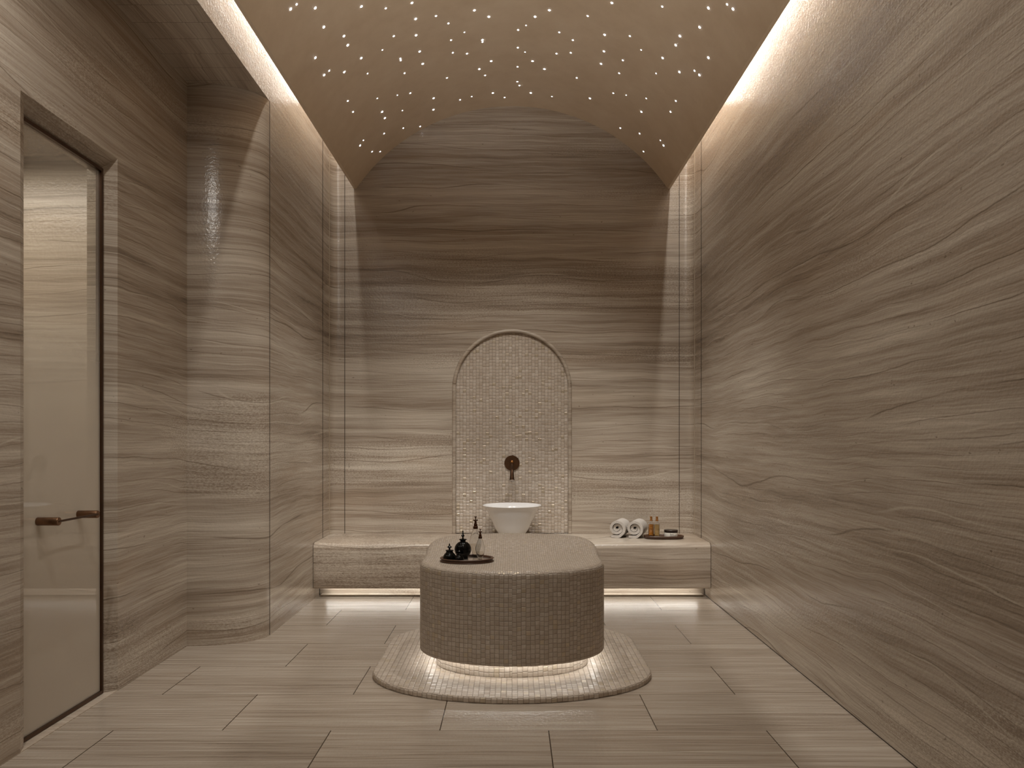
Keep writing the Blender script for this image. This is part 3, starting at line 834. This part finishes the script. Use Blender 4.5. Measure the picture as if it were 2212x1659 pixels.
# ---------------------------------------------------------------- lamps
def area(name, loc, rot, sx, sy, power, col=WARM, spread=180):
    l = bpy.data.lights.new(name, 'AREA'); l.shape = 'RECTANGLE'; l.size = sx; l.size_y = sy; l.energy = power; l.color = col; l.spread = math.radians(spread)
    o = bpy.data.objects.new(name, l); COL.objects.link(o); o.location = loc; o.rotation_euler = rot; return o
def spot(name, loc, aim, power, ang, blend=.6, col=WARM, rad=.03):
    l = bpy.data.lights.new(name, 'SPOT'); l.energy = power; l.spot_size = math.radians(ang); l.spot_blend = blend; l.color = col; l.shadow_soft_size = rad
    o = bpy.data.objects.new(name, l); COL.objects.link(o); o.location = loc
    o.rotation_euler = (Vector(aim) - Vector(loc)).to_track_quat('-Z', 'Y').to_euler(); return o
for sx in (-1, 1):
    area('cove_led', (sx * 1.545, 3.29, 4.55), (0, math.radians(-26 * sx), 0), .04, 8.1, 72 if sx > 0 else 46)
    spot('unseen_downlight', (sx * .8, 5.22, 4.32), (sx * 1.02, 7.0, .49), 290, 32, .9, rad=.03)  # lamps added above the view to brighten the bench top
    spot('unseen_downlight', (sx * .5, 5.38, 4.43), (sx * .1, 6.2, .5), 118, 91, .8, rad=.035)
    spot('added_uplight', (sx * .5, -.5, .55), (sx * .1, 4.15, 4.53), 350, 44, 1., rad=.05)  # lamps added behind the camera to lift the vault's brightness
spot('unseen_downlight', (0, 3.45, 4.48), (0, 7.12, .85), 150, 15, .8, rad=.08)
spot('unseen_downlight', (0, 3.1, 4.48), (0, 3.3, 0), 82, 130, 1., rad=.06)  # wide lamp added out of view as general fill
spot('unseen_downlight', (0, 1.2, 4.48), (0, 1.4, 0), 72, 140, 1., rad=.06)  # second added fill lamp, out of view over the near floor
spot('unseen_downlight', (-1.78, 2.5, 3.765), (-2.18, 4.4, 1.5), 85, 100, 1., rad=.04)  # lamp added in the unseen soffit to brighten the alcove wall
area('shower_light', (-3.2, 4.1, 3.12), (0, 0, 0), 1.2, .8, 26, (1, .95, .86))

SC.world = bpy.data.worlds.new('World'); SC.world.use_nodes = True
bg = SC.world.node_tree.nodes['Background']; bg.inputs[0].default_value = (0, 0, 0, 1); bg.inputs[1].default_value = 0

# ---------------------------------------------------------------- camera and look
cam = bpy.data.cameras.new('camera'); co = bpy.data.objects.new('camera', cam); COL.objects.link(co)
co.location = (0, 0, CAM_H); co.rotation_euler = (PI / 2, 0, 0)
cam.sensor_fit = 'HORIZONTAL'; cam.sensor_width = 36.; cam.lens = 1690 / 2212 * 36; cam.shift_y = 115.5 / 2212
cam.clip_start = .02; cam.clip_end = 60
SC.camera = co
vs = SC.view_settings; SC.display_settings.display_device = 'sRGB'
vs.view_transform = 'Standard'; vs.look = 'None'; vs.gamma = 1; vs.use_curve_mapping = False; vs.exposure = 0.
cy = SC.cycles
cy.use_denoising = True; cy.use_adaptive_sampling = True; cy.adaptive_threshold = .03; cy.adaptive_min_samples = 16; cy.max_bounces = 8; cy.diffuse_bounces = 4; cy.glossy_bounces = 3; cy.transmission_bounces = 9; cy.transparent_max_bounces = 8
cy.sample_clamp_indirect = 6.; cy.caustics_refractive = False; cy.caustics_reflective = False
